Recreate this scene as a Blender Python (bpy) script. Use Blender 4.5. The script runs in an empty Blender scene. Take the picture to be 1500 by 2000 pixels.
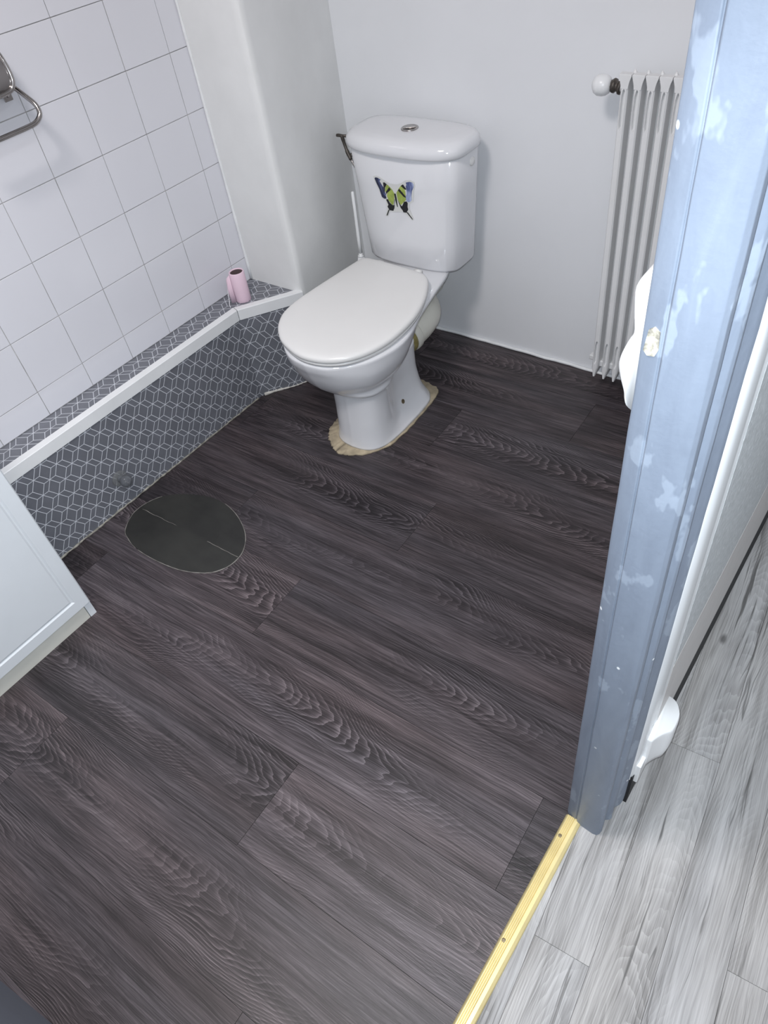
import bpy, bmesh, math, random
from mathutils import Vector, Matrix
random.seed(7)
S = bpy.context.scene
COL = S.collection

# ---------------------------------------------------------------- camera
CAM_H = 1.48
RIGHT = Vector((0.80063455, 0.58715829, -0.11928728))
DOWN = Vector((0.35767697, -0.62811227, -0.69104425))
FWD = Vector((-0.48067817, 0.51060759, -0.71290139))
cam_data = bpy.data.cameras.new('camera')
cam_data.sensor_fit = 'VERTICAL'
cam_data.sensor_height = 36.0
cam_data.lens = 1407.94 / 2000.0 * 36.0
cam_data.clip_start = 0.02
camera = bpy.data.objects.new('camera', cam_data)
COL.objects.link(camera)
M = Matrix.Identity(4)
for i in range(3):
    M[i][0] = RIGHT[i]
    M[i][1] = -DOWN[i]
    M[i][2] = -FWD[i]
M[0][3], M[1][3], M[2][3] = 0.0, 0.0, CAM_H
camera.matrix_world = M
S.camera = camera

# ---------------------------------------------------------------- light and exposure
S.view_settings.view_transform = 'Standard'
S.view_settings.look = 'None'
S.view_settings.gamma = 1.0
S.view_settings.use_curve_mapping = False
S.view_settings.exposure = 0.0
world = bpy.data.worlds.new('world')
S.world = world
world.use_nodes = True
world.node_tree.nodes['Background'].inputs[0].default_value = (0.75, 0.82, 1.0, 1)
world.node_tree.nodes['Background'].inputs[1].default_value = 0.3


def light(name, kind, loc, power, color=(1, 1, 1), size=0.1, rot=None, **kw):
    d = bpy.data.lights.new(name, kind)
    d.energy = power
    d.color = color
    if kind == 'AREA':
        d.shape = 'DISK'
        d.size = size
    else:
        d.shadow_soft_size = size
    for k, v in kw.items():
        setattr(d, k, v)
    o = bpy.data.objects.new(name, d)
    COL.objects.link(o)
    o.location = loc
    if rot:
        o.rotation_euler = rot
    return o


# the flash of the phone that took the picture, beside its lens
flash = light('phone_flash', 'SPOT', tuple(Vector((0, 0, CAM_H)) + RIGHT * -0.012 + DOWN * -0.022), 62.0, (0.85, 0.935, 1.0), 0.006,
              spot_size=math.radians(110), spot_blend=0.9)
flash.rotation_euler = M.to_euler()
# ceiling lamps of the bathroom and of the hallway
light('bathroom_lamp', 'AREA', (-0.85, 0.15, 2.44), 26.5, (1.0, 0.945, 0.925), 0.45)
light('hallway_lamp', 'AREA', (0.55, 0.35, 2.44), 23.0, (0.92, 0.96, 1.0), 0.45)


# ---------------------------------------------------------------- mesh helpers
def mesh_obj(name, verts, faces, mat=None, parent=None, loc=None, smooth=False, uvs=None):
    """verts are world coordinates; the object's origin goes to loc (or the parent's place)."""
    org = Vector(loc) if loc is not None else (Vector(parent['_o']) if parent is not None and '_o' in parent else Vector((0, 0, 0)))
    me = bpy.data.meshes.new(name)
    me.from_pydata([tuple(Vector(v) - org) for v in verts], [], faces)
    if uvs is not None:
        l = me.uv_layers.new(name='UVMap')
        for poly in me.polygons:
            for li in poly.loop_indices:
                l.data[li].uv = uvs[me.loops[li].vertex_index]
    me.update()
    bm = bmesh.new()
    bm.from_mesh(me)
    bmesh.ops.recalc_face_normals(bm, faces=bm.faces)
    bm.to_mesh(me)
    bm.free()
    if smooth:
        for p in me.polygons:
            p.use_smooth = True
    o = bpy.data.objects.new(name, me)
    COL.objects.link(o)
    if mat:
        me.materials.append(mat)
    if parent is not None:
        o.parent = parent
        po = Vector(parent['_o']) if '_o' in parent else Vector((0, 0, 0))
        o.location = org - po
    else:
        o.location = org
    o['_o'] = tuple(org)
    return o


def empty(name, loc):
    o = bpy.data.objects.new(name, None)
    COL.objects.link(o)
    o.location = loc
    o.empty_display_size = 0.05
    o['_o'] = tuple(loc)
    return o


def tag(o, label=None, cat=None, group=None, kind=None):
    if label:
        o['label'] = label
    if cat:
        o['category'] = cat
    if group:
        o['group'] = group
    if kind:
        o['kind'] = kind
    return o


def bevel(o, w, seg=2, angle=0.6):
    m = o.modifiers.new('bevel', 'BEVEL')
    m.width = w
    m.segments = seg
    m.limit_method = 'ANGLE'
    m.angle_limit = angle
    for p in o.data.polygons:
        p.use_smooth = True
    m.harden_normals = True
    return o


def box(name, lo, hi, mat, parent=None, bev=0.0, loc=None, seg=2):
    x0, y0, z0 = lo
    x1, y1, z1 = hi
    v = [(x0, y0, z0), (x1, y0, z0), (x1, y1, z0), (x0, y1, z0), (x0, y0, z1), (x1, y0, z1), (x1, y1, z1), (x0, y1, z1)]
    f = [(0, 3, 2, 1), (4, 5, 6, 7), (0, 1, 5, 4), (1, 2, 6, 5), (2, 3, 7, 6), (3, 0, 4, 7)]
    if loc is None and parent is None:
        loc = ((x0 + x1) / 2, (y0 + y1) / 2, z0)
    o = mesh_obj(name, v, f, mat, parent, loc)
    if bev:
        bevel(o, bev, seg)
    return o


def prism(name, poly, z0, z1, mat, parent=None, loc=None, bev=0.0, smooth=False, seg=2, uvs=None):
    n = len(poly)
    v = [(x, y, z0) for x, y in poly] + [(x, y, z1) for x, y in poly]
    f = [tuple(range(n - 1, -1, -1)), tuple(range(n, 2 * n))] + [(i, (i + 1) % n, n + (i + 1) % n, n + i) for i in range(n)]
    o = mesh_obj(name, v, f, mat, parent, loc, smooth, uvs + uvs if uvs else None)
    if bev:
        bevel(o, bev, seg)
    return o


def loft(name, rings, mat, parent=None, loc=None, caps=(True, True), smooth=True):
    n = len(rings[0])
    v = [p for r in rings for p in r]
    f = []
    for k in range(len(rings) - 1):
        for i in range(n):
            j = (i + 1) % n
            f.append((k * n + i, k * n + j, (k + 1) * n + j, (k + 1) * n + i))
    if caps[0]:
        f.append(tuple(range(n - 1, -1, -1)))
    if caps[1]:
        f.append(tuple(range((len(rings) - 1) * n, len(rings) * n)))
    return mesh_obj(name, v, f, mat, parent, loc, smooth)


def crom(pts, n, closed=True):
    """Catmull-Rom samples through the points (any dimension)."""
    out = []
    m = len(pts)
    segs = m if closed else m - 1
    for s in range(segs):
        def g(i):
            return pts[i % m] if closed else pts[max(0, min(m - 1, i))]
        p0, p1, p2, p3 = g(s - 1), g(s), g(s + 1), g(s + 2)
        for k in range(n):
            t = k / n
            out.append(tuple(0.5 * (2 * b + (c - a) * t + (2 * a - 5 * b + 4 * c - d) * t * t + (-a + 3 * b - 3 * c + d) * t ** 3)
                             for a, b, c, d in zip(p0, p1, p2, p3)))
    if not closed:
        out.append(tuple(pts[-1]))
    return out


def tube(name, path, r, mat, parent=None, loc=None, n=10, caps=True):
    """r is a number or a list with one radius for each point."""
    path = [Vector(p) for p in path]
    rs = r if isinstance(r, (list, tuple)) else [r] * len(path)
    rings = []
    t0 = (path[1] - path[0]).normalized()
    up = Vector((0, 0, 1)) if abs(t0.z) < 0.9 else Vector((1, 0, 0))
    nrm = t0.cross(up).normalized()
    for i, p in enumerate(path):
        t = (path[min(i + 1, len(path) - 1)] - path[max(i - 1, 0)]).normalized()
        nrm = (nrm - t * nrm.dot(t)).normalized()
        b = t.cross(nrm)
        rings.append([p + (nrm * math.cos(a) + b * math.sin(a)) * rs[i] for a in [2 * math.pi * k / n for k in range(n)]])
    return loft(name, rings, mat, parent, loc, (caps, caps))


def lathe(name, c, axis, prof, mat, parent=None, loc=None, n=28):
    """prof: (distance along the axis, radius)."""
    c = Vector(c)
    ax = Vector(axis).normalized()
    return tube_profile(name, c, ax, prof, mat, parent, loc, n)


def tube_profile(name, c, ax, prof, mat, parent, loc, n):
    up = Vector((0, 0, 1)) if abs(ax.z) < 0.9 else Vector((1, 0, 0))
    e1 = ax.cross(up).normalized()
    e2 = ax.cross(e1)
    rings = [[c + ax * d + (e1 * math.cos(a) + e2 * math.sin(a)) * max(r, 1e-5) for a in [2 * math.pi * k / n for k in range(n)]] for d, r in prof]
    return loft(name, rings, mat, parent, loc)


def clip_poly(poly, clip):
    """convex clip polygon, counter-clockwise."""
    out = poly
    for i in range(len(clip)):
        a, b = clip[i], clip[(i + 1) % len(clip)]
        def side(p):
            return (b[0] - a[0]) * (p[1] - a[1]) - (b[1] - a[1]) * (p[0] - a[0])
        res = []
        for k in range(len(out)):
            p, q = out[k], out[(k + 1) % len(out)]
            sp, sq = side(p), side(q)
            if sp >= 0:
                res.append(p)
            if sp * sq < 0:
                t = sp / (sp - sq)
                res.append((p[0] + (q[0] - p[0]) * t, p[1] + (q[1] - p[1]) * t))
        out = res
        if not out:
            break
    return out


# ---------------------------------------------------------------- materials
class NT:
    def __init__(self, name):
        self.m = bpy.data.materials.new(name)
        self.m.use_nodes = True
        self.t = self.m.node_tree
        self.b = self.t.nodes['Principled BSDF']

    def n(self, kind, **kw):
        x = self.t.nodes.new(kind)
        for k, v in kw.items():
            setattr(x, k, v)
        return x

    def put(self, sock, v):
        if hasattr(v, 'is_linked') or hasattr(v, 'links'):
            self.t.links.new(v, sock)
        else:
            sock.default_value = v

    def math(self, op, a, b=0.0, c=None, clamp=False):
        x = self.n('ShaderNodeMath', operation=op, use_clamp=clamp)
        self.put(x.inputs[0], a)
        self.put(x.inputs[1], b)
        if c is not None:
            self.put(x.inputs[2], c)
        return x.outputs[0]

    def vmath(self, op, a, b=(0, 0, 0), s=None):
        x = self.n('ShaderNodeVectorMath', operation=op)
        self.put(x.inputs[0], a)
        if op != 'LENGTH' and op != 'SCALE':
            self.put(x.inputs[1], b)
        if s is not None:
            self.put(x.inputs['Scale'], s)
        return x.outputs['Value'] if op in ('DOT_PRODUCT', 'LENGTH') else x.outputs['Vector']

    def noise(self, vec, scale=1.0, detail=3.0, rough=0.55, dist=0.0):
        x = self.n('ShaderNodeTexNoise')
        if vec is not None:
            self.put(x.inputs['Vector'], vec)
        x.inputs['Scale'].default_value = scale
        x.inputs['Detail'].default_value = detail
        x.inputs['Roughness'].default_value = rough
        x.inputs['Distortion'].default_value = dist
        return x.outputs['Fac']

    def ramp(self, fac, stops):
        x = self.n('ShaderNodeValToRGB')
        e = x.color_ramp.elements
        while len(e) < len(stops):
            e.new(0.5)
        for el, (p, c) in zip(e, stops):
            el.position = p
            el.color = (c[0], c[1], c[2], 1) if isinstance(c, (tuple, list)) else (c, c, c, 1)
        self.put(x.inputs[0], fac)
        return x.outputs[0]

    def mix(self, fac, a, b, blend='MIX'):
        x = self.n('ShaderNodeMix', data_type='RGBA', blend_type=blend)
        self.put(x.inputs[0], fac)
        self.put(x.inputs[6], a if not isinstance(a, tuple) or len(a) == 4 else (*a, 1))
        self.put(x.inputs[7], b if not isinstance(b, tuple) or len(b) == 4 else (*b, 1))
        return x.outputs[2]

    def xyz(self, x, y, z=0.0):
        c = self.n('ShaderNodeCombineXYZ')
        for i, v in enumerate((x, y, z)):
            self.put(c.inputs[i], v)
        return c.outputs[0]

    def split(self, v):
        s = self.n('ShaderNodeSeparateXYZ')
        self.put(s.inputs[0], v)
        return s.outputs

    def pos(self):
        return self.n('ShaderNodeTexCoord').outputs['Object']

    def wpos(self):
        return self.n('ShaderNodeNewGeometry').outputs['Position']

    def uv(self):
        return self.n('ShaderNodeTexCoord').outputs['UV']

    def bump(self, h, strength=0.2, dist=0.001):
        x = self.n('ShaderNodeBump')
        x.inputs['Strength'].default_value = strength
        x.inputs['Distance'].default_value = dist
        self.put(x.inputs['Height'], h)
        self.t.links.new(x.outputs[0], self.b.inputs['Normal'])

    def base(self, c):
        self.put(self.b.inputs['Base Color'], c if not isinstance(c, tuple) or len(c) == 4 else (*c, 1))

    def set(self, **kw):
        for k, v in kw.items():
            self.b.inputs[k.replace('_', ' ')].default_value = v
        return self


def plain(name, col, rough=0.5, var=0.06, scale=9.0, metal=0.0, bump=0.0, coat=0.0, bscale=120.0):
    t = NT(name)
    p = t.pos()
    f = t.noise(p, scale, 4.0)
    d = tuple(c * (1 - var) for c in col)
    l = tuple(min(1, c * (1 + var)) for c in col)
    t.base(t.ramp(f, [(0.3, d), (0.7, l)]))
    t.set(Roughness=rough, Metallic=metal)
    if coat:
        t.set(Coat_Weight=coat, Coat_Roughness=0.06)
    if bump:
        t.bump(t.noise(p, bscale, 3.0), bump, 0.001)
    return t.m

# wood-look vinyl: u runs along the plank, v across it, in metres
def wood(name, stops, ring_gain, streak_gain, crack=None, rough=0.42, tints=((0.97, 0.955, 0.985), (1.07, 0.955, 0.935)), fine_gain=0.24, blot_gain=0.22):
    t = NT(name)
    u, v, _ = t.split(t.uv())
    r = t.n('ShaderNodeObjectInfo').outputs['Random']
    uo = t.math('ADD', u, t.math('MULTIPLY', r, 37.3))
    vo = t.math('ADD', v, t.math('MULTIPLY', r, 11.7))
    warp = t.noise(t.xyz(t.math('MULTIPLY', uo, 2.2), t.math('MULTIPLY', vo, 9.0), r), 1.0, 3.0)
    warp2 = t.noise(t.xyz(t.math('MULTIPLY', uo, 9.0), t.math('MULTIPLY', vo, 30.0), r), 1.0, 3.0)
    # nested arches of the cathedral grain
    wander = t.math('MULTIPLY', t.math('SUBTRACT', t.noise(t.xyz(t.math('MULTIPLY', uo, 1.4), r, 0.0), 1.0, 2.0), 0.5), 0.22)
    vc = t.math('ADD', t.math('SUBTRACT', v, 0.1), wander)
    q = t.math('MULTIPLY', t.math('MULTIPLY', vc, vc), 95.0)
    q = t.math('ADD', q, t.math('MULTIPLY', uo, 2.3))
    q = t.math('ADD', q, t.math('MULTIPLY', warp, 0.75))
    q = t.math('ADD', q, t.math('MULTIPLY', warp2, 0.16))
    saw = t.math('FRACT', t.math('MULTIPLY', q, 13.0))
    rings = t.math('POWER', saw, 2.6)
    mask = t.ramp(t.noise(t.xyz(t.math('MULTIPLY', uo, 1.6), t.math('MULTIPLY', vo, 5.0), 3.0), 1.0, 2.0), [(0.46, 0.05), (0.61, 1.0)])
    streak = t.noise(t.xyz(t.math('MULTIPLY', uo, 1.7), t.math('MULTIPLY', t.math('ADD', vo, t.math('MULTIPLY', warp, 0.02)), 34.0), r), 1.0, 4.0, 0.6)
    fine = t.noise(t.xyz(t.math('MULTIPLY', uo, 8.0), t.math('MULTIPLY', t.math('ADD', vo, t.math('MULTIPLY', warp, 0.03)), 420.0), r), 1.0, 3.0, 0.65)
    blot = t.noise(t.xyz(t.math('MULTIPLY', uo, 3.0), t.math('MULTIPLY', vo, 8.0), 9.0), 1.0, 3.0)
    fine = t.ramp(fine, [(0.36, 0.12), (0.50, 0.5), (0.64, 0.92)])
    f = t.math('MULTIPLY', streak, streak_gain)
    f = t.math('ADD', f, t.math('MULTIPLY', fine, fine_gain))
    f = t.math('ADD', f, t.math('MULTIPLY', blot, blot_gain))
    f = t.math('ADD', f, t.math('MULTIPLY', t.math('MULTIPLY', t.math('SUBTRACT', rings, 0.3), mask), ring_gain))
    c = t.ramp(f, stops)
    hue = t.ramp(t.noise(t.xyz(t.math('MULTIPLY', uo, 1.1), t.math('MULTIPLY', vo, 6.0), 21.0), 1.0, 2.0), [(0.35, tints[0]), (0.65, tints[1])])
    c = t.mix(1.0, c, hue, 'MULTIPLY')
    # each plank of the print has its own depth of stain, kept on the object
    tn = t.split(t.n('ShaderNodeObjectInfo').outputs['Color'])[0]
    c = t.vmath('SCALE', c, s=tn)
    if crack:
        k = t.noise(t.xyz(t.math('MULTIPLY', uo, 2.0), t.math('MULTIPLY', t.math('ADD', vo, t.math('MULTIPLY', warp, 0.04)), 62.0), 5.0), 1.0, 4.0, 0.6)
        c = t.mix(t.ramp(k, [(0.60, 0.0), (0.66, 0.85)]), c, crack)
        l = t.noise(t.xyz(t.math('MULTIPLY', uo, 1.1), t.math('MULTIPLY', t.math('ADD', vo, t.math('MULTIPLY', warp, 0.06)), 26.0), 8.0), 1.0, 3.0, 0.5)
        near = t.ramp(t.math('ABSOLUTE', t.math('SUBTRACT', l, 0.5)), [(0.004, 1.0), (0.013, 0.0)])
        gate = t.ramp(t.noise(t.xyz(t.math('MULTIPLY', uo, 2.6), t.math('MULTIPLY', vo, 16.0), 12.0), 1.0, 2.0), [(0.50, 0.0), (0.57, 0.65)])
        c = t.mix(t.math('MULTIPLY', near, gate), c, crack)
        kn = t.n('ShaderNodeTexVoronoi')
        t.put(kn.inputs['Vector'], t.xyz(t.math('MULTIPLY', uo, 3.3), t.math('MULTIPLY', vo, 7.5), 0.0))
        kn.inputs['Scale'].default_value = 1.0
        kd = t.math('ADD', kn.outputs['Distance'], t.math('MULTIPLY', t.math('SUBTRACT', warp2, 0.5), 0.12))
        c = t.mix(t.ramp(kd, [(0.03, 0.8), (0.07, 0.0)]), c, crack)
    t.base(c)
    t.set(Roughness=rough)
    t.b.inputs['Specular IOR Level'].default_value = 0.4
    t.bump(t.math('ADD', fine, t.math('MULTIPLY', rings, 0.5)), 0.25, 0.0006)
    return t.m


def cube_print(name, ground, line):
    """printed pattern of stacked cubes; UV in metres."""
    t = NT(name)
    u, v, _ = t.split(t.uv())
    h, w = 0.0376, 0.0562           # lattice g1 = (h, -w/2), g2 = (0, -w)
    s = t.math('DIVIDE', u, h)
    tt = t.math('SUBTRACT', t.math('DIVIDE', v, -w), t.math('MULTIPLY', s, 0.5))
    fs, ft = t.math('FRACT', s), t.math('FRACT', tt)
    def P(a, b):
        return Vector((a * h, -a * w / 2 - b * w, 0))
    dmin = None
    for flip in (False, True):
        a = t.math('SUBTRACT', 1.0, fs) if flip else fs
        b = t.math('SUBTRACT', 1.0, ft) if flip else ft
        p = t.xyz(t.math('MULTIPLY', a, h), t.math('SUBTRACT', t.math('MULTIPLY', a, -w / 2), t.math('MULTIPLY', b, w)), 0.0)
        A = P(0.5, 0.25)
        for q in ((0, 0), (1, 0), (0, 1)):
            AB = P(*q) - A
            pa = t.vmath('SUBTRACT', p, tuple(A))
            k = t.math('DIVIDE', t.vmath('DOT_PRODUCT', pa, tuple(AB)), AB.length_squared, clamp=True)
            d = t.vmath('LENGTH', t.vmath('SUBTRACT', pa, t.vmath('SCALE', tuple(AB), s=k)))
            dmin = d if dmin is None else t.math('MINIMUM', dmin, d)
    lf = t.ramp(t.math('MULTIPLY', dmin, 200.0), [(0.10, 1.0), (0.22, 0.0)])
    g = t.ramp(t.noise(t.xyz(u, v, 0.0), 14.0, 4.0), [(0.3, tuple(c * 0.9 for c in ground)), (0.7, tuple(c * 1.1 for c in ground))])
    t.base(t.mix(lf, g, line))
    t.set(Roughness=0.38)
    return t.m


M_PLANK = wood('dark_oak_vinyl', [(0.34, (0.015, 0.0125, 0.014)), (0.47, (0.043, 0.037, 0.041)), (0.58, (0.080, 0.070, 0.076)), (0.76, (0.165, 0.148, 0.158))], 0.28, 0.50)
M_HALL = wood('pale_grey_vinyl', [(0.34, (0.15, 0.145, 0.14)), (0.47, (0.27, 0.265, 0.262)), (0.58, (0.385, 0.38, 0.378)), (0.74, (0.51, 0.505, 0.505))], 0.10, 0.46, crack=(0.085, 0.082, 0.08), rough=0.5, tints=((0.99, 0.995, 1.01), (1.015, 1.0, 0.985)), fine_gain=0.17, blot_gain=0.42)
M_SUB = plain('dark_subfloor', (0.016, 0.014, 0.015), 0.8)
M_CUBES = cube_print('cube_print_vinyl', (0.146, 0.153, 0.176), (0.66, 0.68, 0.73))
M_PAINT = plain('wall_paint', (0.775, 0.785, 0.81), 0.42, 0.025, 3.0, bump=0.06, bscale=60.0)
M_PLASTER = plain('boxing_plaster', (0.775, 0.78, 0.775), 0.5, 0.05, 5.0, bump=0.12, bscale=35.0)
M_CEIL = plain('ceiling_paint', (0.78, 0.78, 0.78), 0.8, 0.02)
M_TILE = plain('white_glazed_tile', (0.70, 0.70, 0.745), 0.17, 0.02, 2.0, bump=0.03, bscale=18.0)
M_TRIMW = plain('white_plastic_trim', (0.78, 0.79, 0.80), 0.3, 0.03)
M_CAULK = plain('white_sealant', (0.80, 0.81, 0.82), 0.35, 0.05, 40.0)
M_OLDCAULK = plain('stained_sealant', (0.24, 0.23, 0.20), 0.7, 0.7, 60.0, bump=0.4)
M_PORC = plain('porcelain', (0.74, 0.745, 0.77), 0.10, 0.01, coat=0.3)
M_LID = plain('seat_plastic', (0.79, 0.785, 0.775), 0.30, 0.012)
M_CHROME = plain('chrome', (0.42, 0.40, 0.39), 0.16, 0.08, metal=1.0)
M_BRASSY = plain('tarnished_valve_metal', (0.10, 0.088, 0.078), 0.45, 0.35, 60.0, metal=0.7, bump=0.3)
M_RAD = plain('radiator_enamel', (0.74, 0.74, 0.745), 0.32, 0.03, 12.0)
M_CAB = plain('cabinet_white', (0.73, 0.765, 0.80), 0.30, 0.015)
M_PLINTH = plain('cabinet_plinth_cream', (0.66, 0.655, 0.60), 0.4, 0.03)
M_PINK = plain('pink_paper', (0.80, 0.60, 0.70), 0.7, 0.03)
M_CORE = plain('dark_cardboard', (0.075, 0.05, 0.052), 0.9, 0.2)
M_STRING = plain('white_string', (0.72, 0.72, 0.75), 0.7)
M_MORTAR = plain('tan_mortar', (0.40, 0.335, 0.235), 0.85, 0.28, 30.0, bump=0.5)
M_PATCH = None
M_BRASS = plain('pale_brass', (0.72, 0.60, 0.30), 0.35, 0.10, 14.0, metal=0.35)
M_SCREW = plain('dull_screw', (0.20, 0.16, 0.10), 0.45, 0.2, metal=0.6)
M_BLACK = plain('gap_shade_black', (0.006, 0.006, 0.008), 0.7)  # near-black paint for the shade under the hallway door
M_WHITE_D = plain('white_door_paint', (0.76, 0.78, 0.80), 0.25, 0.02)
M_CREAM_D = plain('off_white_rail', (0.62, 0.60, 0.585), 0.4, 0.05, 30.0)
M_KEEP = plain('white_enamel', (0.84, 0.85, 0.86), 0.25, 0.02)
M_RAWWOOD = plain('raw_chipped_wood', (0.42, 0.395, 0.33), 0.8, 0.8, 120.0, bump=0.6)
M_PVC = plain('ivory_pvc', (0.70, 0.69, 0.62), 0.3, 0.05)
M_YELLOW = plain('yellowed_rubber', (0.26, 0.22, 0.08), 0.4, 0.3, 40.0)


def sparkle_mat():
    t = NT('stippled_panel')
    p = t.wpos()
    f = t.noise(p, 130.0, 3.0)
    t.base(t.ramp(f, [(0.35, (0.46, 0.49, 0.50)), (0.62, (0.60, 0.63, 0.65)), (0.75, (0.85, 0.87, 0.88))]))
    t.set(Roughness=0.4)
    t.bump(f, 0.6, 0.002)
    return t.m


M_STIP = sparkle_mat()


def patch_mat():
    t = NT('worn_black_underlay')
    p = t.pos()
    a = t.noise(p, 6.0, 5.0)
    b = t.noise(t.vmath('MULTIPLY', p, (6.0, 30.0, 1.0)), 1.0, 4.0)
    t.base(t.ramp(t.math('ADD', t.math('MULTIPLY', a, 0.7), t.math('MULTIPLY', b, 0.3)), [(0.35, (0.012, 0.012, 0.0115)), (0.62, (0.029, 0.029, 0.026)), (0.8, (0.048, 0.046, 0.041))]))
    t.set(Roughness=0.5)
    t.bump(a, 0.2, 0.001)
    return t.m


M_PATCH = patch_mat()


def frame_paint():
    """blue-grey gloss paint, brushed unevenly, scraped to a lighter coat in places, with white nicks."""
    t = NT('blue_grey_frame_paint')
    p = t.wpos()
    s = t.vmath('MULTIPLY', p, (1.0, 1.0, 0.22))
    a = t.noise(s, 38.0, 5.0, 0.6, 0.6)
    big = t.noise(t.vmath('MULTIPLY', p, (1.0, 1.0, 0.5)), 16.0, 4.0, 0.6)
    c = t.ramp(a, [(0.3, (0.178, 0.210, 0.268)), (0.7, (0.216, 0.254, 0.320))])
    c = t.mix(t.ramp(big, [(0.585, 0.0), (0.61, 0.32)]), c, (0.40, 0.46, 0.55))
    vo = t.n('ShaderNodeTexVoronoi')
    t.put(vo.inputs['Vector'], t.vmath('MULTIPLY', p, (1.0, 1.0, 0.8)))
    vo.inputs['Scale'].default_value = 34.0
    keep = t.ramp(t.noise(p, 13.0, 2.0), [(0.56, 0.0), (0.60, 1.0)])
    nick = t.math('MULTIPLY', t.ramp(vo.outputs['Distance'], [(0.06, 1.0), (0.10, 0.0)]), keep)
    c = t.mix(nick, c, (0.82, 0.84, 0.86))
    t.base(c)
    t.set(Roughness=0.5)
    t.bump(t.noise(p, 90.0, 4.0), 0.22, 0.0015)
    return t.m


M_FRAME = frame_paint()
M_LEAF = plain('door_leaf_paint', (0.16, 0.18, 0.22), 0.4, 0.06)


def clear_mat(name, tint, ior, alpha):
    t = NT(name)
    t.base(tint)
    t.set(Roughness=0.04, IOR=ior, Alpha=alpha)
    return t.m


M_CLEAR = clear_mat('smoky_clear_plastic', (0.16, 0.17, 0.19), 1.5, 0.55)
M_CLEARB = clear_mat('clear_plastic_base', (0.30, 0.31, 0.32), 1.45, 0.35)

# ---------------------------------------------------------------- the room
XW, YB = -1.822, 1.943          # tiled wall, wall behind the toilet
XA, ZL = -1.716, 0.337          # tub panel and its ledge
XP = -0.183                     # bathroom side of the doorway
TURN, TEND = (-1.716, 1.304), (-1.594, 1.484)
NEAR = -1.05


def st(o, label=None, cat=None):
    return tag(o, label, cat, kind='structure')


wall_back = st(box('wall_back', (-1.95, YB, -0.02), (-0.105, YB + 0.1, 2.5), M_PAINT))
bead = [(x, YB + 0.001 - 0.005 - 0.003 * random.random(), 0.0035 + 0.002 * random.random()) for x in [-1.69 + 0.03 * i for i in range(51)]]
st(tube('baseboard_back', bead, 0.0055, M_CAULK, loc=(-0.95, YB, 0.0), n=8))
wall_left = st(box('wall_left', (XW - 0.1, NEAR, -0.02), (XW, YB, 2.5), plain('grout', (0.40, 0.39, 0.385), 0.85, 0.35, 16.0)))
st(prism('wall_boxing', [(XW - 0.002, 1.482), (-1.617, 1.482), (-1.606, 1.4835), (-1.598, 1.488), (-1.5945, 1.497), (-1.5955, 1.509), (-1.700, YB + 0.002), (XW - 0.002, YB + 0.002)], -0.02, 2.5, M_PLASTER, bev=0.004, seg=3))
st(box('wall_front', (XW, NEAR - 0.1, -0.02), (1.3, NEAR, 2.5), M_PAINT))
st(box('ceiling', (-1.95, -1.2, 2.5), (1.3, 2.9, 2.6), M_CEIL))
st(box('wall_right', (-0.178, 0.655, -0.02), (-0.112, YB + 0.002, 2.5), M_PAINT))
st(box('wall_entry', (-0.178, NEAR, -0.02), (-0.112, -0.27, 2.5), M_PAINT))
st(box('wall_over_door', (-0.178, -0.27, 2.10), (-0.112, 0.655, 2.5), M_PAINT))
st(box('wall_hall_right', (1.2, NEAR, -0.02), (1.3, 2.9, 2.5), M_PAINT))
st(box('wall_hall_back', (-0.112, 2.8, -0.02), (1.3, 2.9, 2.5), M_PAINT))
st(box('wall_hall_left', (-0.178, YB + 0.002, -0.02), (-0.112, 2.8, 2.5), M_PAINT))

# white tiles, each a piece of its own
PITCH, TG = 0.152, 0.0017
ZROWS = [ZL + 0.001, 0.415] + [0.415 + PITCH * k for k in range(1, 11)]
YCOLS = [0.655 - PITCH * k for k in range(7, 0, -1)] + [0.655 + PITCH * k for k in range(0, 6)] + [1.4815]
tile_mesh = {}
for r in range(len(ZROWS) - 1):
    for c in range(len(YCOLS) - 1):
        z0, z1, y0, y1 = ZROWS[r], ZROWS[r + 1], YCOLS[c], YCOLS[c + 1]
        key = (round(z1 - z0, 3), round(y1 - y0, 3))
        if key not in tile_mesh:
            tile_mesh[key] = box('tile', (XW, y0 + TG / 2, z0 + TG / 2), (XW + 0.0022, y1 - TG / 2, z1 - TG / 2), M_TILE, wall_left, bev=0.0008, loc=(XW, y0, z0))
            o = tile_mesh[key]
        else:
            o = tile_mesh[key].copy()
            COL.objects.link(o)
            o.parent = wall_left
            o.location = Vector((XW, y0, z0)) - Vector(wall_left['_o'])
        o.rotation_euler = ((random.random() - 0.5) * 0.003, (random.random() - 0.5) * 0.006, (random.random() - 0.5) * 0.006)
st(tube('trim_1', [(XW + 0.006 + 0.001 * random.random(), 1.480, ZL + 0.004 + 0.05 * k) for k in range(43)], [0.0035 + 0.0018 * random.random() for k in range(43)], M_CAULK, loc=(XW, 1.48, ZL), n=8))

# tub enclosure: panel and ledge covered with the printed film, white corner strip on the edge
tub = st(empty('tub_enclosure', (XA, 0.5, 0.0)), 'boxed bathtub side under grey cube-pattern film with white edge strip', 'bathtub panel')
OY, OZ = 0.6776, 0.1851


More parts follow.
